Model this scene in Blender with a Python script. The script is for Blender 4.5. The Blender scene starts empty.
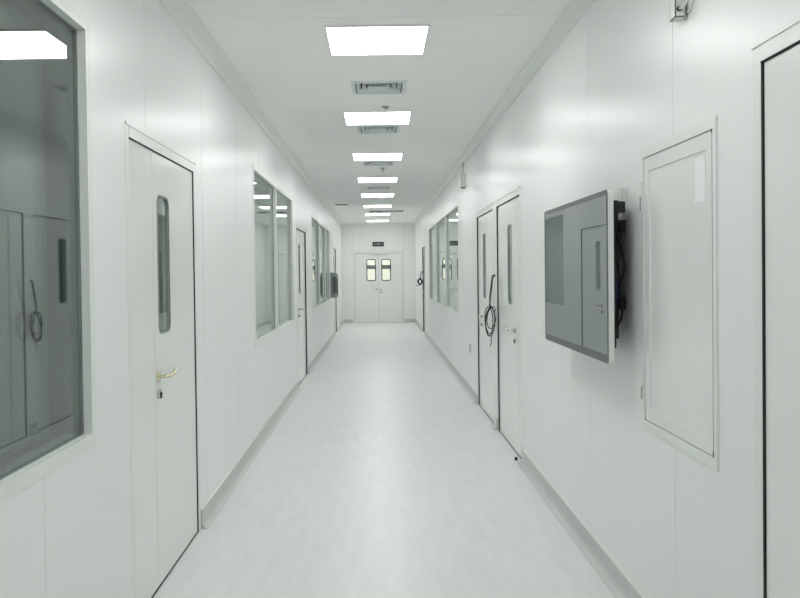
import bpy, bmesh, math, random
from mathutils import Vector, Matrix
random.seed(4)
scene = bpy.context.scene
COL = scene.collection

# ------------------------------------------------------------------ camera, world, exposure
F_PX = 800.0                      # focal length in pixels of an 800 x 598 frame
VPX, VPY = 378.0, 272.0           # vanishing point of the corridor
EYE = 1.5
ROLL = -0.7
PITCH = -0.9                      # degrees, slightly downwards
cam_data = bpy.data.cameras.new('camera')
cam_data.sensor_fit = 'HORIZONTAL'
cam_data.sensor_width = 36.0
cam_data.lens = 36.0 * F_PX / 800.0
cam_data.shift_x = (400.0 - VPX) / 800.0
cam_data.shift_y = -(299.0 - VPY + F_PX * math.tan(math.radians(PITCH))) / 800.0
cam_data.clip_start = 0.02
cam = bpy.data.objects.new('camera', cam_data)
COL.objects.link(cam)
cam.matrix_world = (Matrix.Translation((0, 0, EYE)) @ Matrix.Rotation(math.radians(90 + PITCH), 4, 'X')
                    @ Matrix.Rotation(math.radians(ROLL), 4, 'Z'))
scene.camera = cam

world = bpy.data.worlds.new('world')
world.use_nodes = True
world.node_tree.nodes['Background'].inputs[0].default_value = (0.8, 0.9, 1.0, 1)
world.node_tree.nodes['Background'].inputs[1].default_value = 0.02
scene.world = world
vs = scene.view_settings
vs.view_transform = 'Standard'
vs.look = 'None'
vs.gamma = 1.0
vs.use_curve_mapping = False
vs.exposure = 0.0
PANEL_POWER = 11.4                 # emission of the ceiling LED panels
try:
    scene.cycles.max_bounces = 16
    scene.cycles.diffuse_bounces = 8
    scene.cycles.glossy_bounces = 6
    scene.cycles.transparent_max_bounces = 24
    scene.cycles.use_denoising = True
except Exception:
    pass

# ------------------------------------------------------------------ dimensions (metres)
XL, XR = -1.06, 1.11              # corridor wall faces
CEIL = 2.925
Y0, Y1 = -2.6, 23.6               # corridor ends
XC = (XL + XR) / 2

# ------------------------------------------------------------------ materials
def new_mat(name):
    m = bpy.data.materials.new(name)
    m.use_nodes = True
    return m, m.node_tree.nodes, m.node_tree.links, m.node_tree.nodes['Principled BSDF']

def paint(name, col, rough=0.5, metal=0.0, var=0.03, scale=3.0, bump=0.0, bscale=200.0, ior=1.5, rvar=0.0):
    m, n, l, b = new_mat(name)
    tc = n.new('ShaderNodeTexCoord')
    nz = n.new('ShaderNodeTexNoise')
    nz.inputs['Scale'].default_value = scale
    nz.inputs['Detail'].default_value = 4
    l.new(tc.outputs['Object'], nz.inputs['Vector'])
    rp = n.new('ShaderNodeMix'); rp.data_type = 'RGBA'
    rp.inputs[6].default_value = (*[max(0, c * (1 - var)) for c in col], 1)
    rp.inputs[7].default_value = (*[min(1, c * (1 + var)) for c in col], 1)
    l.new(nz.outputs['Fac'], rp.inputs[0])
    l.new(rp.outputs[2], b.inputs['Base Color'])
    b.inputs['Roughness'].default_value = rough
    b.inputs['Metallic'].default_value = metal
    b.inputs['IOR'].default_value = ior
    if rvar:
        mr = n.new('ShaderNodeMapRange')
        mr.inputs['To Min'].default_value = rough - rvar
        mr.inputs['To Max'].default_value = rough + rvar
        l.new(nz.outputs['Fac'], mr.inputs['Value'])
        l.new(mr.outputs['Result'], b.inputs['Roughness'])
    if bump:
        nb = n.new('ShaderNodeTexNoise')
        nb.inputs['Scale'].default_value = bscale
        l.new(tc.outputs['Object'], nb.inputs['Vector'])
        bp = n.new('ShaderNodeBump')
        bp.inputs['Strength'].default_value = bump
        bp.inputs['Distance'].default_value = 0.001
        l.new(nb.outputs['Fac'], bp.inputs['Height'])
        l.new(bp.outputs['Normal'], b.inputs['Normal'])
    return m

def wall_material():
    # powder-coated steel sandwich panel, faintly ribbed so reflections smear sideways
    m, n, l, b = new_mat('coated_steel_panel')
    tc = n.new('ShaderNodeTexCoord')
    mp = n.new('ShaderNodeMapping')
    mp.inputs['Scale'].default_value = (0.0, 55.0, 0.35)
    l.new(tc.outputs['Object'], mp.inputs['Vector'])
    nz = n.new('ShaderNodeTexNoise')
    nz.inputs['Scale'].default_value = 1.0
    nz.inputs['Detail'].default_value = 3
    l.new(mp.outputs['Vector'], nz.inputs['Vector'])
    bp = n.new('ShaderNodeBump')
    bp.inputs['Strength'].default_value = 0.10
    bp.inputs['Distance'].default_value = 0.004
    l.new(nz.outputs['Fac'], bp.inputs['Height'])
    l.new(bp.outputs['Normal'], b.inputs['Normal'])
    n2 = n.new('ShaderNodeTexNoise'); n2.inputs['Scale'].default_value = 1.3
    l.new(tc.outputs['Object'], n2.inputs['Vector'])
    mx = n.new('ShaderNodeMix'); mx.data_type = 'RGBA'
    mx.inputs[6].default_value = (0.868, 0.875, 0.864, 1)
    mx.inputs[7].default_value = (0.884, 0.891, 0.882, 1)
    l.new(n2.outputs['Fac'], mx.inputs[0])
    l.new(mx.outputs[2], b.inputs['Base Color'])
    b.inputs['Roughness'].default_value = 0.29
    b.inputs['IOR'].default_value = 1.33
    return m

def floor_material():
    m, n, l, b = new_mat('vinyl_floor')
    tc = n.new('ShaderNodeTexCoord')
    mp = n.new('ShaderNodeMapping')
    mp.inputs['Scale'].default_value = (9.0, 1.6, 1.0)
    mp.inputs['Rotation'].default_value = (0, 0, 0.25)
    l.new(tc.outputs['Object'], mp.inputs['Vector'])
    nz = n.new('ShaderNodeTexNoise')
    nz.inputs['Scale'].default_value = 1.6
    nz.inputs['Detail'].default_value = 7
    nz.inputs['Roughness'].default_value = 0.65
    l.new(mp.outputs['Vector'], nz.inputs['Vector'])
    cr = n.new('ShaderNodeValToRGB')
    e = cr.color_ramp.elements
    e[0].position = 0.34; e[0].color = (0.780, 0.792, 0.785, 1)
    e[1].position = 0.68; e[1].color = (0.846, 0.853, 0.848, 1)
    l.new(nz.outputs['Fac'], cr.inputs['Fac'])
    l.new(cr.outputs['Color'], b.inputs['Base Color'])
    mr = n.new('ShaderNodeMapRange')
    mr.inputs['To Min'].default_value = 0.30
    mr.inputs['To Max'].default_value = 0.42
    l.new(nz.outputs['Fac'], mr.inputs['Value'])
    l.new(mr.outputs['Result'], b.inputs['Roughness'])
    return m

def glass_material(name, tint, f0=0.045):
    # clear pane: mirror share follows Schlick's law on both faces
    m = bpy.data.materials.new(name); m.use_nodes = True
    n, l = m.node_tree.nodes, m.node_tree.links
    n.remove(n['Principled BSDF'])
    out = n['Material Output']
    lw = n.new('ShaderNodeLayerWeight'); lw.inputs['Blend'].default_value = 0.5
    pw = n.new('ShaderNodeMath'); pw.operation = 'POWER'; pw.inputs[1].default_value = 5.0
    l.new(lw.outputs['Facing'], pw.inputs[0])
    ml = n.new('ShaderNodeMath'); ml.operation = 'MULTIPLY_ADD'
    ml.inputs[1].default_value = 1 - f0; ml.inputs[2].default_value = f0
    l.new(pw.outputs[0], ml.inputs[0])
    tr = n.new('ShaderNodeBsdfTransparent'); tr.inputs['Color'].default_value = (*tint, 1)
    gl = n.new('ShaderNodeBsdfGlossy'); gl.inputs['Roughness'].default_value = 0.012
    gl.inputs['Color'].default_value = (0.94, 0.98, 0.965, 1)
    mx = n.new('ShaderNodeMixShader')
    l.new(ml.outputs[0], mx.inputs[0]); l.new(tr.outputs[0], mx.inputs[1]); l.new(gl.outputs[0], mx.inputs[2])
    l.new(mx.outputs[0], out.inputs['Surface'])
    return m

def emit_material(name, col, strength):
    m, n, l, b = new_mat(name)
    b.inputs['Base Color'].default_value = (0.9, 0.9, 0.9, 1)
    b.inputs['Emission Color'].default_value = (*col, 1)
    b.inputs['Emission Strength'].default_value = strength
    return m

M = dict(
    wall=wall_material(),
    floor=floor_material(),
    core=paint('panel_core', (0.42, 0.44, 0.42), 0.7),
    ceil=paint('ceiling_panel', (0.925, 0.935, 0.918), 0.42, var=0.015, scale=1.2),
    trim=paint('white_aluminium', (0.83, 0.855, 0.835), 0.32, var=0.02),
    door=paint('door_paint', (0.862, 0.875, 0.858), 0.15, var=0.015, scale=1.5),
    skirt=paint('skirting_aluminium', (0.60, 0.625, 0.61), 0.42, var=0.05, scale=8),
    gasket=paint('black_rubber', (0.012, 0.013, 0.012), 0.7, var=0.2),
    seam=paint('grey_seal', (0.30, 0.33, 0.31), 0.6),
    steel=paint('brushed_steel', (0.62, 0.60, 0.54), 0.25, metal=1.0, var=0.08, scale=30),
    brass=paint('brass', (0.70, 0.655, 0.50), 0.2, metal=1.0, var=0.08, scale=30),
    glass=glass_material('window_glass', (0.92, 0.94, 0.93), 0.10),
    slotglass=glass_material('door_glass', (0.82, 0.88, 0.85), 0.09),
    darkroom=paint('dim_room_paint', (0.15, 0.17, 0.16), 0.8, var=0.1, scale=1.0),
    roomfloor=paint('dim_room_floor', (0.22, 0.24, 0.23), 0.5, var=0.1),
    cream=paint('cream_paint', (0.85, 0.82, 0.785), 0.7),
    paper=paint('paper', (0.90, 0.91, 0.91), 0.8),
    black=paint('black_plastic', (0.013, 0.014, 0.016), 0.45, var=0.2),
    cable=paint('cable_jacket', (0.012, 0.012, 0.013), 0.5, var=0.2),
    bluecable=paint('blue_cable', (0.02, 0.04, 0.12), 0.5),
    whitecable=paint('white_cable', (0.78, 0.80, 0.74), 0.45),
    whitepl=paint('white_plastic', (0.78, 0.80, 0.78), 0.4),
    greypl=paint('grey_plastic', (0.26, 0.29, 0.28), 0.5),
    bezel=paint('bezel_grey', (0.10, 0.115, 0.11), 0.35),
    screen=paint('screen_glass', (0.135, 0.170, 0.162), 0.012, ior=2.6, var=0.1),
    signface=paint('sign_black', (0.006, 0.012, 0.009), 0.4),
    signmark=paint('sign_marks', (0.45, 0.52, 0.48), 0.6),
    vent=paint('vent_enamel', (0.72, 0.77, 0.78), 0.45),
    duct=paint('duct_interior', (0.12, 0.135, 0.14), 0.8),
    chrome=paint('sprinkler_metal', (0.45, 0.45, 0.44), 0.3, metal=1.0),
    spacer=paint('dark_anodised_spacer', (0.10, 0.11, 0.105), 0.5),
    palespacer=paint('pale_spacer', (0.55, 0.57, 0.56), 0.5),
    film=paint('grey_film', (0.26, 0.27, 0.27), 0.6),
    lamp=emit_material('led_diffuser', (0.975, 1.0, 0.985), PANEL_POWER),
    lobby=emit_material('lobby_lamp', (1.0, 0.97, 0.94), 13.0),
)

# ------------------------------------------------------------------ mesh helpers
class MB:
    def __init__(self):
        self.v, self.f, self.sm = [], [], []
    def add(self, vs_, fs, smooth=False):
        o = len(self.v)
        self.v += [tuple(p) for p in vs_]
        for f in fs:
            self.f.append(tuple(i + o for i in f)); self.sm.append(smooth)
        return self
    def box(self, a0, a1, b0, b1, c0, c1):
        p = [(a0, b0, c0), (a1, b0, c0), (a1, b1, c0), (a0, b1, c0),
             (a0, b0, c1), (a1, b0, c1), (a1, b1, c1), (a0, b1, c1)]
        return self.add(p, [(0, 3, 2, 1), (4, 5, 6, 7), (0, 1, 5, 4), (1, 2, 6, 5), (2, 3, 7, 6), (3, 0, 4, 7)])
    def prism(self, pts, lift, smooth=False):
        """closed polygon of 3-D points swept by the vector lift"""
        n = len(pts); L = Vector(lift)
        p = [Vector(q) for q in pts]
        vv = p + [q + L for q in p]
        fs = [tuple(range(n))[::-1], tuple(range(n, 2 * n))]
        self.add(vv, fs)
        return self.add(vv, [(i, (i + 1) % n, n + (i + 1) % n, n + i) for i in range(n)], smooth)
    def tube(self, pts, r, seg=8, spline=True, sub=6):
        p = [Vector(q) for q in pts]
        if spline and len(p) > 2:
            q = [p[0]] + p + [p[-1]]; out = []
            for i in range(1, len(q) - 2):
                for k in range(sub):
                    t = k / sub
                    a, b, c, d = q[i - 1], q[i], q[i + 1], q[i + 2]
                    out.append(0.5 * ((2 * b) + (c - a) * t + (2 * a - 5 * b + 4 * c - d) * t * t + (3 * b - a - 3 * c + d) * t ** 3))
            out.append(p[-1]); p = out
        rings = []; ref = None
        for i, c in enumerate(p):
            t = (p[min(i + 1, len(p) - 1)] - p[max(i - 1, 0)]).normalized()
            if ref is None:
                ref = Vector((0, 0, 1)) if abs(t.z) < 0.9 else Vector((1, 0, 0))
            x = (ref - t * ref.dot(t)).normalized(); y = t.cross(x); ref = x
            rr = r(i / (len(p) - 1)) if callable(r) else r
            rings.append([c + (x * math.cos(2 * math.pi * k / seg) + y * math.sin(2 * math.pi * k / seg)) * rr for k in range(seg)])
        vv = [q for ring in rings for q in ring]; fs = []
        for i in range(len(rings) - 1):
            for k in range(seg):
                a = i * seg + k; b = i * seg + (k + 1) % seg
                fs.append((a, b, b + seg, a + seg))
        o = len(rings) - 1
        self.add(vv, fs, True)
        self.add(rings[0], [tuple(range(seg))[::-1]]); self.add(rings[-1], [tuple(range(seg))])
        return self
    def lathe(self, prof, axis=2, centre=(0, 0, 0), seg=20):
        """prof: (radius, height) pairs around the given axis"""
        vv, fs = [], []
        c = Vector(centre)
        for r, h in prof:
            for k in range(seg):
                a = 2 * math.pi * k / seg
                q = [r * math.cos(a), r * math.sin(a)]
                q.insert(axis, h)
                vv.append(c + Vector(q))
        for i in range(len(prof) - 1):
            for k in range(seg):
                a = i * seg + k; b = i * seg + (k + 1) % seg
                fs.append((a, b, b + seg, a + seg))
        self.add(vv, fs, True)
        self.add(vv[:seg], [tuple(range(seg))[::-1]])
        self.add(vv[-seg:], [tuple(range(seg))])
        return self
    def build(self, name, mat, parent=None, matrix=None):
        me = bpy.data.meshes.new(name)
        me.from_pydata(self.v, [], self.f)
        me.polygons.foreach_set('use_smooth', self.sm)
        me.materials.append(M[mat])
        bm = bmesh.new(); bm.from_mesh(me)
        bmesh.ops.remove_doubles(bm, verts=bm.verts, dist=1e-6)
        bmesh.ops.recalc_face_normals(bm, faces=bm.faces)
        bm.to_mesh(me); bm.free()
        return place(bpy.data.objects.new(name, me), parent, matrix)

def place(o, parent=None, matrix=None):
    COL.objects.link(o)
    if parent is not None: o.parent = parent
    if matrix is not None: o.matrix_local = matrix
    return o

def tag(o, label=None, cat=None, group=None, kind=None):
    if label: o['label'] = label
    if cat: o['category'] = cat
    if group: o['group'] = group
    if kind: o['kind'] = kind
    return o

def empty(name, matrix):
    e = bpy.data.objects.new(name, None)
    e.empty_display_size = 0.1
    return place(e, None, matrix)

def frame_matrix(o, U, V, N):
    m = Matrix.Identity(4)
    for i in range(3):
        m[i][0], m[i][1], m[i][2], m[i][3] = U[i], V[i], N[i], o[i]
    return m

def on_left(y):   # u runs away from the camera, v up, w out of the wall
    return frame_matrix((XL, y, 0), (0, 1, 0), (0, 0, 1), (1, 0, 0))
def on_right(y):  # u runs towards the camera
    return frame_matrix((XR, y, 0), (0, -1, 0), (0, 0, 1), (-1, 0, 0))
def on_end(x):
    return frame_matrix((x, Y1, 0), (1, 0, 0), (0, 0, 1), (0, -1, 0))

ORD = ['first', 'second', 'third', 'fourth', 'fifth', 'sixth', 'seventh', 'eighth', 'ninth', 'tenth']
def copy_tree(o, parent=None):
    c = o.copy(); COL.objects.link(c)
    if parent is not None: c.parent = parent
    for ch in list(o.children): copy_tree(ch, c)
    return c

def grid_solid(mb, a0, a1, b0, b1, c0, c1, holes, emit):
    """slab a x b of thickness c0..c1 with rectangular holes (a0,a1,b0,b1); emit maps (a,b,c) to a point"""
    A = sorted({a0, a1, *[min(max(h[i], a0), a1) for h in holes for i in (0, 1)]})
    B = sorted({b0, b1, *[min(max(h[i], b0), b1) for h in holes for i in (2, 3)]})
    def full(i, j):
        if i < 0 or j < 0 or i >= len(A) - 1 or j >= len(B) - 1: return False
        a, b = (A[i] + A[i + 1]) / 2, (B[j] + B[j + 1]) / 2
        return not any(h[0] < a < h[1] and h[2] < b < h[3] for h in holes)
    q = lambda pts: mb.add([emit(*p) for p in pts], [(0, 1, 2, 3)])
    for i in range(len(A) - 1):
        for j in range(len(B) - 1):
            if not full(i, j): continue
            x0, x1, y0, y1 = A[i], A[i + 1], B[j], B[j + 1]
            q([(x0, y0, c1), (x1, y0, c1), (x1, y1, c1), (x0, y1, c1)])
            q([(x0, y0, c0), (x0, y1, c0), (x1, y1, c0), (x1, y0, c0)])
            if not full(i - 1, j): q([(x0, y0, c0), (x0, y0, c1), (x0, y1, c1), (x0, y1, c0)])
            if not full(i + 1, j): q([(x1, y0, c0), (x1, y1, c0), (x1, y1, c1), (x1, y0, c1)])
            if not full(i, j - 1): q([(x0, y0, c0), (x1, y0, c0), (x1, y0, c1), (x0, y0, c1)])
            if not full(i, j + 1): q([(x0, y1, c0), (x0, y1, c1), (x1, y1, c1), (x1, y1, c0)])

def round_rect(u0, u1, v0, v1, r, seg=6):
    pts = []
    for cx, cy, a in ((u1 - r, v0 + r, -90), (u1 - r, v1 - r, 0), (u0 + r, v1 - r, 90), (u0 + r, v0 + r, 180)):
        for k in range(seg + 1):
            t = math.radians(a + 90 * k / seg)
            pts.append((cx + r * math.cos(t), cy + r * math.sin(t)))
    return pts

def plate_with_hole(name, outer, hole, w0, w1, mat, parent):
    """flat plate outlined by outer with one hole, between depths w0 and w1"""
    bm = bmesh.new()
    edges = []
    for loop in (outer, hole):
        vv = [bm.verts.new((p[0], p[1], w0)) for p in loop]
        edges += [bm.edges.new((vv[i], vv[(i + 1) % len(vv)])) for i in range(len(vv))]
    bmesh.ops.triangle_fill(bm, use_beauty=True, use_dissolve=False, edges=edges)
    ex = bmesh.ops.extrude_face_region(bm, geom=list(bm.faces))
    bmesh.ops.translate(bm, vec=(0, 0, w1 - w0), verts=[g for g in ex['geom'] if isinstance(g, bmesh.types.BMVert)])
    bmesh.ops.recalc_face_normals(bm, faces=bm.faces)
    me = bpy.data.meshes.new(name); bm.to_mesh(me); bm.free()
    me.materials.append(M[mat])
    return place(bpy.data.objects.new(name, me), parent)

# ------------------------------------------------------------------ openings in the walls
DOOR_H = 2.14
WIN_B, WIN_T = 0.895, 2.42
LEFT_WINDOWS = [((0.90, 2.955), [1.93]), ((6.88, 9.98), [8.41]), ((12.90, 17.66), [14.57, 16.30])]
RIGHT_WINDOWS = [((10.98, 17.24), [13.09, 15.20])]
#            y near, y far, narrow leaf side, narrow leaf width
LEFT_DOORS = [(3.385, 4.68, 'near', 0.36), (10.42, 11.86, 'near', 0.30), (19.05, 20.35, 'near', 0.28)]
RIGHT_DOORS = [(1.02, 2.36, 'near', 0.30), (6.20, 7.50, 'near', 0.23), (7.66, 8.98, 'far', 0.27), (18.75, 19.95, 'near', 0.25)]
CAB = (2.61, 3.35, 0.845, 1.984)
END_DOOR = (XC - 0.765, XC + 0.765)

def openings(wins, doors, extra=()):
    return ([(a, b, WIN_B, WIN_T) for (a, b), _ in wins]
            + [(d[0], d[1], -1.0, DOOR_H) for d in doors] + list(extra))
HOLES_L = openings(LEFT_WINDOWS, LEFT_DOORS)
HOLES_R = openings(RIGHT_WINDOWS, RIGHT_DOORS, [CAB])

# ------------------------------------------------------------------ shell
mb = MB(); mb.box(XL - 0.1, XR + 0.1, Y0 - 0.2, Y1 + 0.01, -0.12, 0.0)
tag(mb.build('floor', 'floor'), 'pale grey vinyl floor with faint streaks', 'floor', kind='structure')

def make_wall(name, label, x, sgn, holes, seams):
    """sgn +1: wall face looks towards +X"""
    core = MB()
    grid_solid(core, Y0 - 0.1, Y1 + 0.1, 0.0, CEIL + 0.1, x - sgn * 0.060, x - sgn * 0.009, holes, lambda a, b, c: (c, a, b))
    w = tag(core.build(name, 'core'), label, 'wall', kind='structure')
    g = 0.0019
    for s0, s1 in zip(seams[:-1], seams[1:]):
        p = MB()
        grid_solid(p, s0 + g, s1 - g, 0.0, CEIL, x - sgn * 0.009, x, holes, lambda a, b, c: (c, a, b))
        if p.v: p.build('wall_panel', 'wall', w)
    return w

def seam_list(start, pitch):
    s = start
    while s - pitch > Y0: s -= pitch
    out = [Y0]
    while s < Y1 - 0.2:
        if s > Y0 + 0.2: out.append(s)
        s += pitch
    return out + [Y1]
make_wall('wall_left', 'glossy white panelled wall with the large dark window', XL, 1, HOLES_L, seam_list(3.69, 1.18))
make_wall('wall_right', 'glossy white panelled wall carrying the television', XR, -1, HOLES_R, seam_list(3.00, 1.21))

# end wall (faces the camera) and the wall closing the corridor behind the camera
core = MB()
EH = [(END_DOOR[0], END_DOOR[1], -1.0, DOOR_H - 0.03)]
grid_solid(core, XL, XR, 0.0, CEIL + 0.1, Y1 + 0.009, Y1 + 0.07, EH, lambda a, b, c: (a, c, b))
we = tag(core.build('wall_end', 'core'), 'white panelled end wall around the double doors', 'wall', kind='structure')
for s0, s1 in ((XL, XL + 0.32), (XL + 0.32, XR - 0.32), (XR - 0.32, XR)):
    p = MB()
    grid_solid(p, s0 + .0016, s1 - .0016, 0.0, CEIL, Y1, Y1 + 0.009, EH, lambda a, b, c: (a, c, b))
    p.build('wall_panel', 'wall', we)
mb = MB(); mb.box(XL, XR, Y0 - 0.08, Y0, 0, CEIL + 0.1)
tag(mb.build('wall_back', 'wall'), 'plain white wall closing the corridor', 'wall', kind='structure')

# ceiling: cross panels with cut-outs for the air vents
LIGHT_Y = [4.94 + 2.47 * k for k in range(-2, 8)]
VENTS = [(6.20, 0.42), (8.02, 0.42), (10.50, 0.40), (13.55, 0.40)]
GRILLES = [(XC + 0.19, 18.75, 0.80, 0.30), (XC - 0.77, 16.85, 0.26, 0.16)]
CH = [(XC - s / 2 + 0.02, XC + s / 2 - 0.02, y - s / 2 + 0.02, y + s / 2 - 0.02) for y, s in VENTS]
CH += [(x - w / 2 + 0.02, x + w / 2 - 0.02, y - d / 2 + 0.02, y + d / 2 - 0.02) for x, y, w, d in GRILLES]
core = MB()
grid_solid(core, XL - 0.06, XR + 0.06, Y0 - 0.1, Y1 + 0.07, CEIL + 0.009, CEIL + 0.05, CH, lambda a, b, c: (a, b, c))
ceil = tag(core.build('ceiling', 'core'), 'pale grey ceiling of wide cross panels', 'ceiling', kind='structure')
s = 4.495
while s - 1.2275 > Y0: s -= 1.2275
seams = [Y0]
while s < Y1 - 0.1:
    seams.append(s); s += 1.2275
seams.append(Y1)
for s0, s1 in zip(seams[:-1], seams[1:]):
    p = MB()
    grid_solid(p, XL, XR, s0 + .003, s1 - .003, CEIL, CEIL + 0.009, CH, lambda a, b, c: (a, b, c))
    p.build('ceiling_panel', 'ceil', ceil)

# cove trims along the ceiling and skirtings along the floor
def cove(name, label, x, sgn, size=1.0):
    pr = [(0.0, -0.070), (0.010, -0.070), (0.013, -0.064), (0.013, -0.058)]
    for k in range(9):
        t = math.radians(180 - 90 * k / 8)
        pr.append((0.058 + 0.045 * math.cos(t), -0.058 + 0.045 * math.sin(t)))
    pr += [(0.064, -0.013), (0.070, -0.010), (0.070, 0.0), (0.0, 0.0)]
    m_ = MB(); m_.prism([(x + sgn * a * size, Y0, CEIL + b * size) for a, b in pr], (0, Y1 - Y0, 0))
    tag(m_.build(name, 'trim'), label, 'trim', kind='structure')
cove('trim_1', 'white cove trim between ceiling and window wall', XL, 1, 1.2)
cove('trim_2', 'white cove trim between ceiling and television wall', XR, -1)
m_ = MB(); m_.prism([(XL, Y1 - a, CEIL + b) for a, b in ((0, -.07), (.012, -.07), (.02, -.04), (.04, -.02), (.07, -.012), (.07, 0), (0, 0))], (XR - XL, 0, 0))
tag(m_.build('trim_3', 'trim'), 'white cove trim above the double doors', 'trim', kind='structure')

SK = [(0.0, 0.108), (0.004, 0.110), (0.010, 0.106), (0.010, 0.040), (0.013, 0.024), (0.021, 0.012), (0.034, 0.004), (0.048, 0.0), (0.0, 0.0)]
def skirting(name, label, x, sgn, doors):
    segs, y = [], Y0
    for d in sorted(doors):
        segs.append((y, d[0] - 0.004)); y = d[1] + 0.004
    segs.append((y, Y1))
    root = None
    for a, b in segs:
        if b - a < 0.05: continue
        m_ = MB(); m_.prism([(x + sgn * p, a, q) for p, q in SK], (0, b - a, 0))
        o = m_.build(name if root is None else 'skirting_length', 'skirt', root)
        c = MB(); c.box(*sorted((x + sgn * 0.0, x + sgn * 0.011)), a, b, 0.109, 0.115)
        if root is None:
            root = o; tag(o, label, 'baseboard', kind='structure')
        c.build('skirting_cap', 'trim', root)
skirting('baseboard_left', 'grey coved skirting under the window wall', XL, 1, LEFT_DOORS)
skirting('baseboard_right', 'grey coved skirting under the television wall', XR, -1, RIGHT_DOORS)
root = None
for a, b in ((XL + 0.03, END_DOOR[0] - 0.004), (END_DOOR[1] + 0.004, XR - 0.03)):
    m_ = MB(); m_.prism([(a, Y1 - p, q) for p, q in SK], (b - a, 0, 0))
    o = m_.build('baseboard_end' if root is None else 'skirting_length', 'skirt', root)
    if root is None: root = tag(o, 'grey coved skirting beside the double doors', 'baseboard', kind='structure')

# dim rooms behind the side walls and the lit lobby behind the end doors
def room(name, x0, x1, y0, y1, mat, fl, label):
    m_ = MB()
    z1 = CEIL + 0.05
    m_.box(x0 - .05, x0, y0, y1, 0, z1) if x0 < 0 else m_.box(x1, x1 + .05, y0, y1, 0, z1)
    m_.box(x0, x1, y0 - .05, y0, 0, z1); m_.box(x0, x1, y1, y1 + .05, 0, z1)
    m_.box(x0, x1, y0, y1, z1, z1 + 0.04)
    w = tag(m_.build(name, mat), label, 'wall', kind='structure')
    f_ = MB(); f_.box(x0, x1, y0, y1, -0.05, 0.001)
    f_.build('room_floor', fl, w)
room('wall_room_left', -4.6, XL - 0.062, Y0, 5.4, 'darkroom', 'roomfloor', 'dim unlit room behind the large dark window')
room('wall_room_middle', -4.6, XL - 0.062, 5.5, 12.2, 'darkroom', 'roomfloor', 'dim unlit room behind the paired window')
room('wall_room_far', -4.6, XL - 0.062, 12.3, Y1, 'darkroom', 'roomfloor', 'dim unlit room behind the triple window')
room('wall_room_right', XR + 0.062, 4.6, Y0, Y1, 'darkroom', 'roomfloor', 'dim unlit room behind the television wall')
m_ = MB()
m_.box(-1.6, -1.5, Y1 + .08, 27.0, 0, 2.9); m_.box(1.5, 1.6, Y1 + .08, 27.0, 0, 2.9)
m_.box(-1.6, 1.6, 27.0, 27.1, 0, 2.9); m_.box(-1.6, 1.6, Y1 + .08, 27.1, 2.9, 3.0)
lob = tag(m_.build('wall_lobby', 'cream'), 'cream lobby seen through the double door panes', 'wall', kind='structure')
m_ = MB(); m_.box(-1.6, 1.6, Y1 + .02, 27.1, -0.06, 0.0); m_.build('lobby_floor', 'floor', lob)
m_ = MB(); m_.box(-0.6, 0.6, 24.6, 25.8, 2.86, 2.898); m_.build('lobby_light', 'lobby', lob)

# ------------------------------------------------------------------ windows
wn = 0
def make_window(matrix, a, b, mullions, label, gap=0.022):
    """matrix puts u=0 at the window's start; a..b and mullions are in u"""
    global wn
    wn += 1
    e = tag(empty('window_%d' % wn, matrix), label, 'window', kind='structure')
    t, B, T, D = 0.022, WIN_B, WIN_T, -0.038
    fr = MB()
    fr.box(a, b, B, B + t, D, 0.004); fr.box(a, b, T - t, T, D, 0.004)
    fr.box(a, a + t, B + t, T - t, D, 0.004); fr.box(b - t, b, B + t, T - t, D, 0.004)
    # flat cover flange on the wall face
    k = 0.024
    fr.box(a - k, b + k, B - k, B + .001, 0.0002, 0.0045); fr.box(a - k, b + k, T - .001, T + k, 0.0002, 0.0045)
    fr.box(a - k, a + .001, B, T, 0.0002, 0.0045); fr.box(b - .001, b + k, B, T, 0.0002, 0.0045)
    fr.build('window_frame', 'trim', e)
    sp_ = MB(); E = -0.062 - max(0.0, gap - 0.022)          # dark spacer profile behind the outer pane
    sp_.box(a, b, B, B + t, E, D); sp_.box(a, b, T - t, T, E, D)
    sp_.box(a, a + t, B + t, T - t, E, D); sp_.box(b - t, b, B + t, T - t, E, D)
    for m0 in mullions: sp_.box(m0 - 0.028, m0 + 0.028, B + t, T - t, E, D)
    sp_.build('spacer', 'spacer' if gap > 0.05 else 'palespacer', e)
    cuts = [a + t]
    for m0 in mullions:
        mu = MB(); mu.box(m0 - 0.028, m0 + 0.028, B + t, T - t, D, 0.003); mu.build('mullion', 'trim', e)
        cuts += [m0 - 0.028, m0 + 0.028]
    cuts.append(b - t)
    for i in range(0, len(cuts), 2):
        for w in (-0.036, -0.036 - gap):
            g = MB(); g.box(cuts[i], cuts[i + 1], B + t, T - t, w, w + 0.005); g.build('pane', 'glass', e)
        bd = MB()   # dark glazing bead
        u0, u1, v0, v1 = cuts[i], cuts[i + 1], B + t, T - t
        for q in ((u0, u1, v0, v0 + .004), (u0, u1, v1 - .004, v1), (u0, u0 + .004, v0, v1), (u1 - .004, u1, v0, v1)):
            bd.box(*q, -0.031, -0.027)
        bd.build('glazing_bead', 'seam', e)
for ((a, b), mu), lab in zip(LEFT_WINDOWS, ('large dark window beside the door with the brass lever',
                                            'white framed window of two panes facing the coiled cable',
                                            'white framed window of three panes beside the grey wall box')):
    make_window(on_left(a), 0, b - a, [m0 - a for m0 in mu], lab, 0.066 if a < 2 else 0.022)
for ((a, b), mu), lab in zip(RIGHT_WINDOWS, ('white framed window of three panes along the television wall',)):
    make_window(on_right(b), 0, b - a, sorted(b - m0 for m0 in mu), lab)

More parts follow.
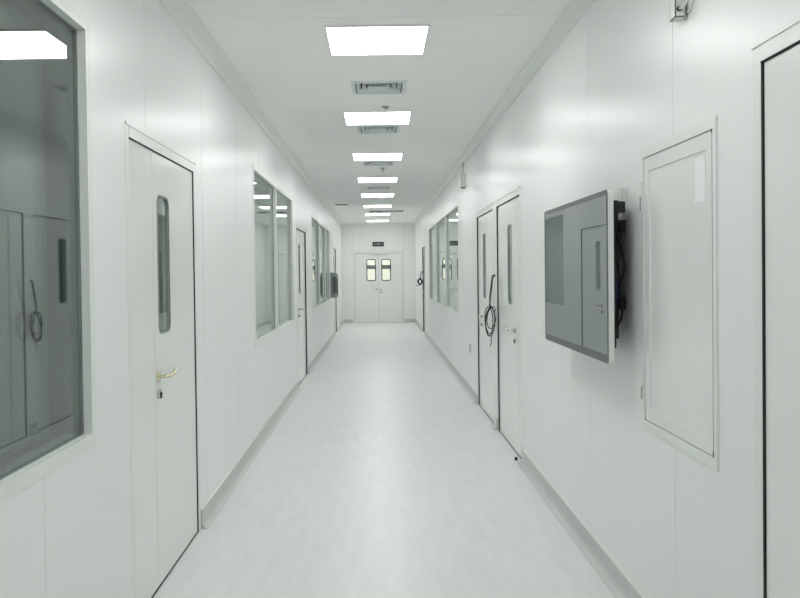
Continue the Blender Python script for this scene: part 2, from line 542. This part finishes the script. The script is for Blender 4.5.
# ------------------------------------------------------------------ doors
dn = 0
def lever(parent, u, v, w, d, metal='steel'):
    """lever handle with round rose at (u,v); d = +1/-1 is the way the lever points"""
    r = MB(); r.lathe([(0.0, 0), (0.026, 0), (0.026, 0.007), (0.021, 0.010), (0.0, 0.010)], 2, (u, v, w)).build('handle_rose', metal, parent)
    h = MB(); h.tube([(u, v, w + 0.008), (u, v, w + 0.040), (u + d * 0.012, v, w + 0.053), (u + d * 0.045, v + .001, w + 0.056),
                      (u + d * 0.095, v + .006, w + 0.054), (u + d * 0.130, v + .015, w + 0.050)], 0.0095, 10).build('lever_handle', metal, parent)
def lock(parent, u, v, w, metal='steel'):
    r = MB(); r.lathe([(0.0, 0), (0.025, 0), (0.025, 0.008), (0.019, 0.011), (0.0, 0.011)], 2, (u, v, w))
    r.build('lock_rose', metal, parent)
    k = MB(); k.lathe([(0.0, 0.0105), (0.009, 0.0105), (0.009, 0.017), (0, 0.017)], 2, (u, v, w), 14)
    k.box(u - 0.004, u + 0.004, v - 0.020, v - 0.004, w + 0.0105, w + 0.017)
    k.build('lock_cylinder', 'gasket' if metal == 'steel' else metal, parent)

def make_leaf(parent, u0, u1, H, w0, w1, slot=None, rim='seam', lip=0.006):
    if slot is None:
        lf = MB(); lf.box(u0, u1, 0.009, H, w0, w1); return lf.build('door_leaf', 'door', parent)
    s0, s1, v0, v1 = slot
    lf = plate_with_hole('door_leaf', [(u0, 0.009), (u1, 0.009), (u1, H), (u0, H)], round_rect(s0, s1, v0, v1, 0.045), w0, w1, 'door', parent)
    plate_with_hole('vision_frame', round_rect(s0 - lip, s1 + lip, v0 - lip, v1 + lip, 0.044 + lip), round_rect(s0 + .004, s1 - .004, v0 + .004, v1 - .004, 0.042),
                    w1 - 0.004, w1 + 0.002, rim, lf)
    g = MB(); g.prism([(p[0], p[1], w1 - 0.012) for p in round_rect(s0 + .0005, s1 - .0005, v0 + .0005, v1 - .0005, 0.0445)], (0, 0, 0.005))
    g.build('pane', 'slotglass', lf)
    return lf

def make_door(matrix, W, split, handle_dir, label, near, slot_off=0.13, slot_w=0.20, recess=0.005, metal='steel', slot=True, H=DOOR_H):
    """split: u of the joint between the leaves; handle_dir: side of the joint on which the wide leaf lies"""
    global dn
    dn += 1
    e = tag(empty('door_%d' % dn, matrix), label, 'door', kind='structure')
    j = 0.048
    fr = MB()
    fr.box(0, j, 0.0, H, -0.06, 0.001); fr.box(W - j, W, 0.0, H, -0.06, 0.001); fr.box(j, W - j, H - j, H, -0.06, 0.003)
    fr.box(0.0, W, H - .001, H + 0.012, 0.0002, 0.007)
    fr.build('door_frame', 'trim', e)
    gk = MB(); q = 0.004
    qa, qb = (0.0015, 0.009) if near == 0 else (0.009, 0.0015)   # the seal is squeezed on the hinge side
    gk.box(j, j + qa, 0.002, H - j, -0.058, -0.003 if near == 0 else 0.0); gk.box(W - j - qb, W - j, 0.002, H - j, -0.058, 0.0 if near == 0 else -0.003)
    gk.box(j, W - j, H - j - q, H - j, -0.058, 0.002)
    gk.box(j, W - j, 0.0012, 0.0085, -0.058, -recess + 0.002)
    gk.build('door_seal', 'gasket', e)
    l0, l1, top = j + qa + .0008, W - j - qb - .0008, H - j - q - .001
    bs = MB(); bs.box(split - 0.02, split + 0.02, 0.01, top, -0.0595, -recess - 0.034); bs.build('astragal', 'seam', e)
    w0, w1 = -recess - 0.033, -recess
    g = 0.0022
    if handle_dir > 0:
        narrow, wide = (l0, split - g), (split + g, l1)
    else:
        narrow, wide = (split + g, l1), (l0, split - g)
    make_leaf(e, *narrow, top, w0, w1)
    sl = None
    if slot:
        c0 = split + handle_dir * slot_off; c1 = c0 + handle_dir * slot_w
        sl = (min(c0, c1), max(c0, c1), 1.215, 1.885)
    lf = make_leaf(e, *wide, top, w0, w1, sl)
    hu = split + handle_dir * 0.05
    lever(lf, hu, 1.01, w1, handle_dir, metal)
    lock(lf, hu, 0.925, w1)
    return e, lf, sl

d0 = LEFT_DOORS[0]
make_door(on_left(d0[0]), d0[1] - d0[0], 3.80 - d0[0], 1, 'white unequal double door with a brass lever beside the large dark window', 0, 0.075, 0.215, metal='brass')
d0 = LEFT_DOORS[1]
make_door(on_left(d0[0]), d0[1] - d0[0], 10.72 - d0[0], 1, 'white door with a narrow pane between the paired and triple windows', 0, 0.13, 0.20, recess=0.014)
d0 = LEFT_DOORS[2]
make_door(on_left(d0[0]), d0[1] - d0[0], 0.30, 1, 'white door between the triple window and the end wall', 0, recess=0.016)
d0 = RIGHT_DOORS[0]
make_door(on_right(d0[1]), d0[1] - d0[0], d0[1] - d0[0] - 0.36, -1, 'white door with a heavy black seal beside the wall cabinet', 1, slot=False)
d0 = RIGHT_DOORS[1]
make_door(on_right(d0[1]), d0[1] - d0[0], d0[1] - 6.48, -1, 'white door with a narrow pane beside the television', 1, 0.20, 0.20, recess=0.010)
d0 = RIGHT_DOORS[2]
make_door(on_right(d0[1]), d0[1] - d0[0], d0[1] - 8.66, 1, 'white door with a narrow pane beside the wall socket', 1, 0.17, 0.20, recess=0.010)
d0 = RIGHT_DOORS[3]
make_door(on_right(d0[1]), d0[1] - d0[0], d0[1] - d0[0] - 0.36, -1, 'white door with a deep black reveal near the end wall', 1, recess=0.024)

# double doors at the end
EW = END_DOOR[1] - END_DOOR[0]
dn += 1
ed = tag(empty('door_%d' % dn, on_end(END_DOOR[0])), 'white double doors with two rounded panes under the black sign', 'door', kind='structure')
EHh = DOOR_H - 0.03
fr = MB(); j = 0.05
fr.box(0, j, 0, EHh, -0.06, 0.006); fr.box(EW - j, EW, 0, EHh, -0.06, 0.006); fr.box(j, EW - j, EHh - j, EHh, -0.06, 0.006)
fr.build('door_frame', 'trim', ed)
gk = MB()
gk.box(j, j + .006, .002, EHh - j, -.055, -.004); gk.box(EW - j - .006, EW - j, .002, EHh - j, -.055, -.004); gk.box(j, EW - j, EHh - j - .008, EHh - j, -.055, 0.0)
gk.box(EW / 2 - .012, EW / 2 + .012, .002, EHh - j - .01, -.058, -.052)
gk.build('door_seal', 'seam', ed)
th = MB(); th.box(j, EW - j, 0.0006, 0.006, -0.05, 0.02); th.build('threshold', 'steel', ed)
for sg in (-1, 1):
    a, b = (j + .007, EW / 2 - .003) if sg < 0 else (EW / 2 + .003, EW - j - .007)
    c0 = EW / 2 + sg * 0.10; c1 = c0 + sg * 0.24
    lf = make_leaf(ed, a, b, EHh - j - .010, -.05, -.010, (min(c0, c1), max(c0, c1), 1.255, 1.865), 'black', 0.022)
    fm = MB(); fm.box(min(c0, c1) + .005, max(c0, c1) - .005, 1.585, 1.705, -.0195, -.0175); fm.build('grey_band', 'film', lf)
    lever(lf, EW / 2 + sg * 0.06, 1.00, -.010, sg)
    if sg > 0: lock(lf, EW / 2 + sg * 0.06, 0.90, -.010)
cl = MB(); cl.box(EW / 2 - 0.26, EW / 2 + 0.24, EHh - .065, EHh + 0.035, 0.007, 0.09)
cl.box(EW / 2 - 0.25, EW / 2 + 0.23, EHh - .055, EHh + 0.025, 0.09, 0.095)
cl.build('door_closer', 'whitepl', ed)

# ------------------------------------------------------------------ black sign above the double doors
sg_ = tag(empty('exit_sign', on_end(XC - 0.005)), 'small black sign above the double doors', 'sign')
b_ = MB(); b_.box(-0.165, 0.165, 2.255, 2.385, 0.0, 0.022); b_.build('sign_body', 'signface', sg_)
b_ = MB()
for u0, u1, v0, v1 in ((-0.130, -0.085, 2.312, 2.326), (-0.115, -0.100, 2.300, 2.338), (-0.070, -0.040, 2.296, 2.302), (-0.070, -0.040, 2.318, 2.324), (-0.070, -0.040, 2.340, 2.346),
                       (-0.028, -0.018, 2.290, 2.350), (-0.010, 0.020, 2.290, 2.298), (-0.010, 0.020, 2.342, 2.350), (0.000, 0.010, 2.298, 2.342),
                       (0.030, 0.062, 2.296, 2.303), (0.030, 0.062, 2.337, 2.344), (0.030, 0.037, 2.303, 2.337), (0.055, 0.062, 2.303, 2.337),
                       (0.080, 0.125, 2.314, 2.324), (0.097, 0.107, 2.298, 2.342)):
    b_.box(u0, u1, v0, v1, 0.0221, 0.0235)
b_.build('sign_marks', 'signmark', sg_)

# ------------------------------------------------------------------ ceiling lights
def make_light():
    e = empty('ceiling_light', Matrix.Identity(4))
    f_ = MB()
    for q in ((-.305, .305, -.305, -.294), (-.305, .305, .294, .305), (-.305, -.294, -.294, .294), (.294, .305, -.294, .294)):
        f_.box(*q, -0.010, 0.0)
    f_.build('light_frame', 'trim', e)
    d_ = MB(); d_.box(-.294, .294, -.294, .294, -0.008, -0.001); d_.build('diffuser', 'lamp', e)
    tag(e, 'square white LED panel light in the row along the ceiling', 'ceiling light', 'LED panels along the ceiling')
    return e
proto = make_light()
for i, y in enumerate(LIGHT_Y):
    o = proto if i == 0 else copy_tree(proto)
    o.location = (XC - 0.012, y, CEIL)
    o['label'] = 'square white LED ceiling panel, %s in its row from the double doors' % ORD[len(LIGHT_Y) - 1 - i]

# ------------------------------------------------------------------ louvred square air vents
def make_vent(s):
    e = empty('air_vent', Matrix.Identity(4))
    h = s / 2
    f_ = MB()
    def ring(r0, z0, r1, z1, th=0.002):
        pts = []
        for r, z in ((r0, z0), (r1, z1), (r1, z1 + th), (r0, z0 + th)):
            pts += [(-r, -r, z), (r, -r, z), (r, r, z), (-r, r, z)]
        fs = []
        for a in range(4):
            b = (a + 1) % 4
            for k in range(4):
                n = (k + 1) % 4
                fs.append((a * 4 + k, a * 4 + n, b * 4 + n, b * 4 + k))
        return pts, fs
    f_.add(*ring(h, -0.004, h - 0.032, -0.010, 0.004))
    f_.build('vent_frame', 'vent', e)
    r = h - 0.040
    while r > 0.05:
        l_ = MB(); l_.add(*ring(r, -0.008, r - 0.030, 0.020)); l_.build('louvre', 'vent', e)
        r -= 0.042
    c_ = MB(); c_.box(-r, r, -r, r, -0.006, -0.003); c_.build('centre_plate', 'vent', e)
    d_ = MB(); q = h - 0.021
    d_.box(-q, q, -q, q, 0.12, 0.125)
    for z in ((-q, q, -q, -q + .003), (-q, q, q - .003, q), (-q, -q + .003, -q, q), (q - .003, q, -q, q)):
        d_.box(*z, 0.0, 0.12)
    d_.build('duct', 'duct', e)
    return tag(e, 'square louvred air vent in the ceiling between light panels', 'air vent', 'square vents between the ceiling lights')
for i, (y, s_) in enumerate(VENTS):
    o = make_vent(s_); o.location = (XC, y, CEIL)
    o['label'] = 'square louvred ceiling vent, %s in its row from the double doors' % ORD[len(VENTS) - 1 - i]
for (x, y, w, d), lab in zip(GRILLES, ('wide dark slotted ceiling grille near the end wall', 'small dark slotted ceiling grille beside the window wall')):
    e = tag(empty('ceiling_grille', Matrix.Translation((x, y, CEIL))), lab, 'air vent')
    f_ = MB()
    for q in ((-w / 2, w / 2, -d / 2, -d / 2 + .022), (-w / 2, w / 2, d / 2 - .022, d / 2), (-w / 2, -w / 2 + .022, -d / 2, d / 2), (w / 2 - .022, w / 2, -d / 2, d / 2)):
        f_.box(*q, -0.008, 0.0)
    f_.build('grille_frame', 'greypl', e)
    b_ = MB(); q = (-w / 2 + .021, w / 2 - .021, -d / 2 + .021, d / 2 - .021)
    b_.box(*q, 0.08, 0.084)
    b_.box(q[0], q[0] + .003, q[2], q[3], 0, .08); b_.box(q[1] - .003, q[1], q[2], q[3], 0, .08)
    b_.box(q[0], q[1], q[2], q[2] + .003, 0, .08); b_.box(q[0], q[1], q[3] - .003, q[3], 0, .08)
    b_.build('duct', 'duct', e)
    n = max(2, int(d / 0.045))
    for k in range(n):
        yy = -d / 2 + .022 + (d - .044) * (k + .5) / n
        s_ = MB(); s_.prism([(-w / 2 + .022, yy - .012, -.004), (-w / 2 + .022, yy - .010, -.006), (-w / 2 + .022, yy + .012, .018), (-w / 2 + .022, yy + .010, .020)], (w - .044, 0, 0))
        s_.build('slat', 'greypl', e)

# ------------------------------------------------------------------ sprinklers
def make_sprinkler():
    e = empty('sprinkler', Matrix.Identity(4))
    MB().lathe([(0.0, 0), (0.034, 0), (0.034, -0.004), (0.020, -0.012), (0.0, -0.012)]).build('escutcheon', 'chrome', e)
    b_ = MB(); b_.lathe([(0, -.012), (0.010, -.012), (0.010, -.026), (0.007, -.028), (0, -.028)])
    for s_ in (-1, 1):
        b_.tube([(s_ * .009, 0, -.026), (s_ * .014, 0, -.036), (s_ * .010, 0, -.047), (s_ * .002, 0, -.053)], 0.0022, 6)
    b_.build('sprinkler_body', 'chrome', e)
    MB().lathe([(0, -.053), (0.015, -.053), (0.015, -.0545), (0, -.0545)]).build('deflector', 'chrome', e)
    return tag(e, 'small pendent sprinkler head under the ceiling panels', 'sprinkler', 'sprinkler heads in the ceiling')
sp = make_sprinkler()
for i, y in enumerate((6.93, 10.98, 15.03, 19.08)):
    o = sp if i == 0 else copy_tree(sp)
    o.location = (XC + 0.06, y, CEIL)
    o['label'] = 'small pendent ceiling sprinkler, %s in line from the double doors' % ORD[3 - i]

# ------------------------------------------------------------------ television
tv = tag(empty('wall_television', on_right(4.65)), 'large flat television with a white edge mounted on the panelled wall', 'television')
TW, TB, TT = 1.275, 1.098, 1.838
w_f, w_b = 0.140, 0.114                        # front and back of the slim panel, measured from the wall
b_ = MB()
b_.prism([(p[0], p[1], w_b) for p in round_rect(0, TW, TB, TT, 0.021, 5)], (0, 0, w_f - w_b - 0.002))
b_.build('television_case', 'whitepl', tv)
bz = plate_with_hole('bezel', round_rect(0.001, TW - .001, TB + .001, TT - .001, 0.020, 5), round_rect(0.012, TW - .018, TB + .036, TT - .024, 0.002, 1), w_f - 0.002, w_f, 'bezel', tv)
s_ = MB(); s_.box(0.0115, TW - .0175, TB + .0355, TT - .0235, w_f - 0.0021, w_f - 0.0008); s_.build('screen', 'screen', tv)
b_ = MB()
b_.prism([(0.10, TB + .06, w_b + .001), (TW - 0.085, TB + .06, w_b + .001), (TW - 0.085, TT - .05, w_b + .001), (0.10, TT - .05, w_b + .001)], (0, 0, -0.034))
b_.prism([(0.20, TB + .10, w_b - .032), (TW - 0.20, TB + .10, w_b - .032), (TW - 0.20, TT - .16, w_b - .032), (0.20, TT - .16, w_b - .032)], (0, 0, -0.012))
b_.build('rear_cover', 'black', tv)
for u in (0.30, TW - 0.235):
    m_ = MB(); m_.box(u - .02, u + .02, TB + .09, TT - .03, 0.030, 0.064); m_.box(u - .03, u + .03, TT - .075, TT - .035, 0.006, 0.10)
    m_.build('mount_arm', 'black', tv)
m_ = MB(); m_.box(TW - .155, TW - .095, TT - .090, TT - .045, 0.035, 0.100); m_.build('mount_hook', 'black', tv)
m_ = MB(); m_.box(0.22, TW - .20, TT - .17, TT - .12, 0.0005, 0.030); m_.box(0.22, TW - .20, TB + .22, TB + .27, 0.0005, 0.030); m_.build('mount_rail', 'black', tv)
c_ = MB()
c_.tube([(TW - .16, TT - .10, .06), (TW - .145, TT - .18, .055), (TW - .135, TT - .27, .035), (TW - .13, TT - .34, .028), (TW - .145, TT - .41, .045), (TW - .18, TT - .46, .06)], 0.006)
c_.build('power_cable', 'cable', tv)
c_ = MB()
c_.tube([(TW - .15, TT - .30, .07), (TW - .135, TT - .38, .060), (TW - .135, TT - .47, .040), (TW - .15, TT - .55, .038), (TW - .19, TT - .60, .05)], 0.005)
c_.build('power_cable', 'cable', tv)
c_ = MB(); c_.tube([(TW - .14, TT - .22, .080), (TW - .110, TT - .30, .085), (TW - .106, TT - .37, .078), (TW - .115, TT - .44, .070), (TW - .16, TT - .50, .06)], 0.006)
c_.build('signal_cable', 'bluecable', tv)

# white socket box on the wall behind the television's upper corner
sb = tag(empty('socket_box', on_right(3.64)), 'white socket box on the wall behind the television corner', 'socket')
b_ = MB(); b_.prism([(p[0], p[1], 0.0003) for p in round_rect(0.0, 0.075, 1.765, 1.865, 0.008, 3)], (0, 0, 0.018)); b_.build('socket_case', 'whitepl', sb)
b_ = MB(); b_.box(0.008, 0.067, 1.773, 1.857, 0.0184, 0.021); b_.build('socket_face', 'whitepl', sb)

# ------------------------------------------------------------------ flush wall cabinet
ca, cb, cv0, cv1 = CAB
cw = cb - ca
cab = tag(empty('wall_cabinet', on_right(cb)), 'white flush wall cabinet with a paper slip on its door', 'cabinet')
f_ = MB(); j = 0.026
f_.box(0, cw, cv0, cv0 + j, -0.055, 0.006); f_.box(0, cw, cv1 - j, cv1, -0.055, 0.006)
f_.box(0, j, cv0 + j, cv1 - j, -0.055, 0.006); f_.box(cw - j, cw, cv0 + j, cv1 - j, -0.055, 0.006)
f_.box(-.004, cw + .004, cv0 - .012, cv0 + .001, 0.0002, 0.005); f_.box(-.004, cw + .004, cv1 - .001, cv1 + .012, 0.0002, 0.005)
f_.box(-.004, .001, cv0, cv1, 0.0002, 0.002); f_.box(cw - .001, cw + .004, cv0, cv1, 0.0002, 0.002)
f_.build('cabinet_frame', 'trim', cab)
f_ = MB(); f_.box(0.001, cw - .001, cv0 + .001, cv1 - .001, -0.16, -0.056); f_.build('cabinet_box', 'greypl', cab)
f_ = MB(); f_.box(cw - j - .006, cw - j, cv0 + j, cv1 - j, -0.05, 0.0062)
f_.box(j, cw - j, cv0 + j, cv0 + j + .003, -0.05, -.002); f_.box(j, cw - j, cv1 - j - .003, cv1 - j, -.05, 0.003); f_.build('cabinet_seal', 'seam', cab)
for q in ((cv1 - j - .012, cv1 - j), (cv0 + j, cv0 + j + .022)):
    f_ = MB(); f_.box(cw - j - .0065, cw - j - .0005, *q, -.04, .0070); f_.build('seal_end', 'gasket', cab)
dd = MB()
u0, u1, v0, v1 = j + .002, cw - j - .007, cv0 + j + .004, cv1 - j - .004
dd.box(u0, u1, v0, v1, -0.03, -0.003)
door = dd.build('cabinet_door', 'door', cab)
k = 0.055                                     # raised border around the door's sunk panel
r_ = MB()
r_.box(u0, u1, v0, v0 + k, -.003, .002); r_.box(u0, u1, v1 - k, v1, -.003, .002)
r_.box(u0, u0 + k, v0 + k, v1 - k, -.003, .002); r_.box(u1 - k, u1, v0 + k, v1 - k, -.003, .002)
r_.build('door_border', 'door', door)
p_ = MB(); p_.box(0.548, 0.636, 1.725, 1.882, -0.0029, -0.0012)
p_.build('paper_slip', 'paper', door)
for v in (1.80, 1.01):
    h_ = MB(); h_.box(-0.010, 0.026, v, v + .062, 0.0062, 0.014); h_.build('hinge_plate', 'trim', door)
    h_ = MB(); h_.tube([(0.004, v - .055, .011), (0.004, v + .002, .011)], 0.0022, 8, False); h_.build('hinge_pin', 'greypl', door)

# ------------------------------------------------------------------ cable coil between the two narrow-pane doors
co = tag(empty('cable_coil', on_right(7.58)), 'black cable coil hanging from the wall between two doors', 'cable')
def cpt(a, v, w):   # a: sideways position along the obliquely hanging loop
    return (-a * 0.50, v, w + a * 0.87)
def loop(cx, cv, ru, rv, r, w, tilt=0.0, ph=0.0, wob=0.0):
    m_ = MB(); pts = []
    for i in range(17):
        t = 2 * math.pi * i / 16 + ph
        a = ru * math.cos(t); v = rv * math.sin(t)
        a, v = a * math.cos(tilt) - v * math.sin(tilt), a * math.sin(tilt) + v * math.cos(tilt)
        pts.append(cpt(cx + a, cv + v, w + wob * math.sin(2 * t)))
    return m_.tube(pts, r, 8, True, 3)
loop(0.000, 1.015, 0.046, 0.135, 0.0062, 0.050, 0.06).build('cable_loop', 'cable', co)
loop(0.006, 1.030, 0.040, 0.128, 0.0050, 0.056, -0.05).build('cable_loop', 'cable', co)
loop(-0.010, 1.055, 0.044, 0.105, 0.0042, 0.046, 0.16).build('cable_loop', 'cable', co)
m_ = MB(); m_.tube([(0, 1.455, -0.004), (0.004, 1.448, 0.020), (0.012, 1.41, 0.030), (0.004, 1.33, 0.040), (-0.004, 1.24, 0.050), (0.0, 1.15, 0.050)], lambda t: 0.011 - 0.004 * t); m_.build('cable_drop', 'cable', co)
m_ = MB(); m_.tube([(0.0, 1.452, 0.0), (0.008, 1.43, 0.028), (0.012, 1.35, 0.035), (0.008, 1.26, 0.046), (0.0, 1.15, 0.056)], 0.006); m_.build('cable_drop', 'cable', co)
m_ = MB(); m_.tube([cpt(0.0, 1.17, .05), cpt(-0.02, 1.15, .05), cpt(-0.035, 1.125, .05), cpt(-0.045, 1.12, .045)], 0.006); m_.build('cable_end', 'cable', co)
m_ = MB(); m_.tube([cpt(-.005, 0.89, .05), cpt(-.01, 0.85, .052), cpt(-.006, 0.81, .050), cpt(.004, 0.785, .05)], 0.004); m_.build('cable_end', 'cable', co)
m_ = MB(); m_.tube([cpt(-0.012, 1.145, .052), cpt(0.0, 1.138, .064), cpt(0.012, 1.145, .054), cpt(0.0, 1.152, .042), cpt(-.012, 1.145, .052)], 0.005); m_.build('cable_tie', 'cable', co)

# black cable bundle at the far door with the deep reveal
cf = tag(empty('cable_bundle', on_right(19.86)), 'small black cable bundle hanging at the door near the end wall', 'cable')
m_ = MB(); m_.tube([(0, 1.50, 0.0), (0, 1.45, .04), (0, 1.36, .05), (0, 1.28, .05)], 0.012); m_.build('cable_drop', 'cable', cf)
for k in range(4):
    m_ = MB(); ru, rv = 0.035 + .010 * k, 0.085 - 0.012 * k
    m_.tube([(0.02 * math.cos(2 * math.pi * i / 10 + k), 1.25 + rv * math.sin(2 * math.pi * i / 10), 0.065 + ru * math.cos(2 * math.pi * i / 10)) for i in range(11)], 0.012, 8, True, 3)
    m_.build('cable_loop', 'cable', cf)
m_ = MB(); m_.tube([(0, 1.20, .09), (0.01, 1.16, .13), (0.0, 1.15, .17)], 0.008); m_.build('cable_end', 'cable', cf)

# ------------------------------------------------------------------ grey boxes by the triple window
gb = tag(empty('wall_box', on_left(17.74)), 'grey upright control box with a dark front beside the triple window', 'control box')
b_ = MB(); b_.prism([(p[0], p[1], 0.005) for p in round_rect(0, 0.24, 0.94, 1.50, 0.03, 4)], (0, 0, 0.13)); b_.build('box_case', 'greypl', gb)
b_ = MB(); b_.box(-0.006, 0.0, 1.05, 1.40, 0.055, 0.125); b_.build('box_panel', 'bezel', gb)
b_ = MB(); b_.box(0.05, 0.20, 1.04, 1.36, 0.135, 0.165); b_.build('box_front', 'bezel', gb)
b_ = MB(); b_.tube([(0.12, 1.36, .15), (0.12, 1.42, .155), (0.12, 1.47, .14)], 0.010); b_.build('box_cable', 'cable', gb)
b_ = MB(); b_.tube([(0.12, 1.04, .15), (0.12, 1.00, .155), (0.12, 0.96, .14)], 0.010); b_.build('box_cable', 'cable', gb)

# ------------------------------------------------------------------ cut trunking with a white cable, high on the television wall
tk = tag(empty('cable_trunking', on_right(2.90)), 'white steel trunking end with a white cable, above the wall cabinet', 'trunking')
b_ = MB()
b_.box(0.0, 0.055, 2.390, CEIL - .075, 0.044, 0.047); b_.box(0.0, 0.003, 2.390, CEIL - .075, 0.006, 0.047)
b_.box(0.052, 0.055, 2.390, CEIL - .075, 0.012, 0.047); b_.box(0.0, 0.055, 2.390, 2.393, 0.006, 0.047)
b_.box(0.0, 0.03, 2.435, CEIL - .09, 0.0003, 0.007)
b_.build('trunking_channel', 'whitepl', tk)
b_ = MB(); b_.lathe([(0.0, 0), (0.0085, 0), (0.0085, 0.003), (0.005, 0.004), (0, 0.004)], 0, (0.0552, 2.418, 0.033)); b_.build('grommet', 'gasket', tk)
b_ = MB(); b_.tube([(0.056, 2.418, 0.033), (0.068, 2.418, 0.030), (0.082, 2.425, 0.022), (0.092, 2.450, 0.014), (0.098, 2.495, 0.010), (0.100, 2.585, 0.008), (0.100, CEIL - .08, 0.008)], 0.0042)
b_.build('cable', 'whitecable', tk)
b_ = MB(); b_.tube([(0.060, 2.405, 0.006), (0.085, 2.407, 0.006), (0.110, 2.430, 0.006), (0.125, 2.475, 0.006), (0.130, 2.585, 0.006), (0.130, CEIL - .08, 0.006)], 0.0040)
b_.build('cable', 'whitecable', tk)

# ------------------------------------------------------------------ small things
wb = tag(empty('wall_lamp_box', on_right(10.15)), 'small white box high on the wall under the ceiling trim', 'wall box')
b_ = MB(); b_.prism([(p[0], p[1], 0.0003) for p in round_rect(0, 0.20, 2.55, 2.72, 0.02, 3)], (0, 0, 0.075)); b_.build('box_case', 'whitepl', wb)
b_ = MB(); b_.box(0.06, 0.14, 2.535, 2.55, 0.01, 0.06); b_.build('box_foot', 'greypl', wb)
b_ = MB(); b_.tube([(0.12, 2.72, .03), (0.12, 2.78, .03), (0.12, CEIL - .06, .02)], 0.006); b_.build('cable', 'greypl', wb)

so = tag(empty('wall_socket', on_right(9.66)), 'grey wall socket plate low beside the door', 'socket')
b_ = MB(); b_.prism([(p[0], p[1], 0.0003) for p in round_rect(0, 0.090, 0.51, 0.63, 0.006, 3)], (0, 0, 0.012)); b_.build('socket_plate', 'whitepl', so)
b_ = MB(); b_.box(0.014, 0.076, 0.525, 0.615, 0.0122, 0.016); b_.build('socket_face', 'greypl', so)

ds = tag(empty('door_stop', Matrix.Translation((XR - 0.035, 6.30, 0.0))), 'small black rubber door stop on the floor by the door', 'door stop')
MB().lathe([(0, 0.0004), (0.012, 0.0004), (0.013, 0.006), (0.011, 0.020), (0.008, 0.024), (0, 0.024)]).build('rubber_bumper', 'gasket', ds)
MB().lathe([(0, 0.024), (0.004, 0.024), (0.003, 0.026), (0, 0.026)]).build('screw_head', 'steel', ds)
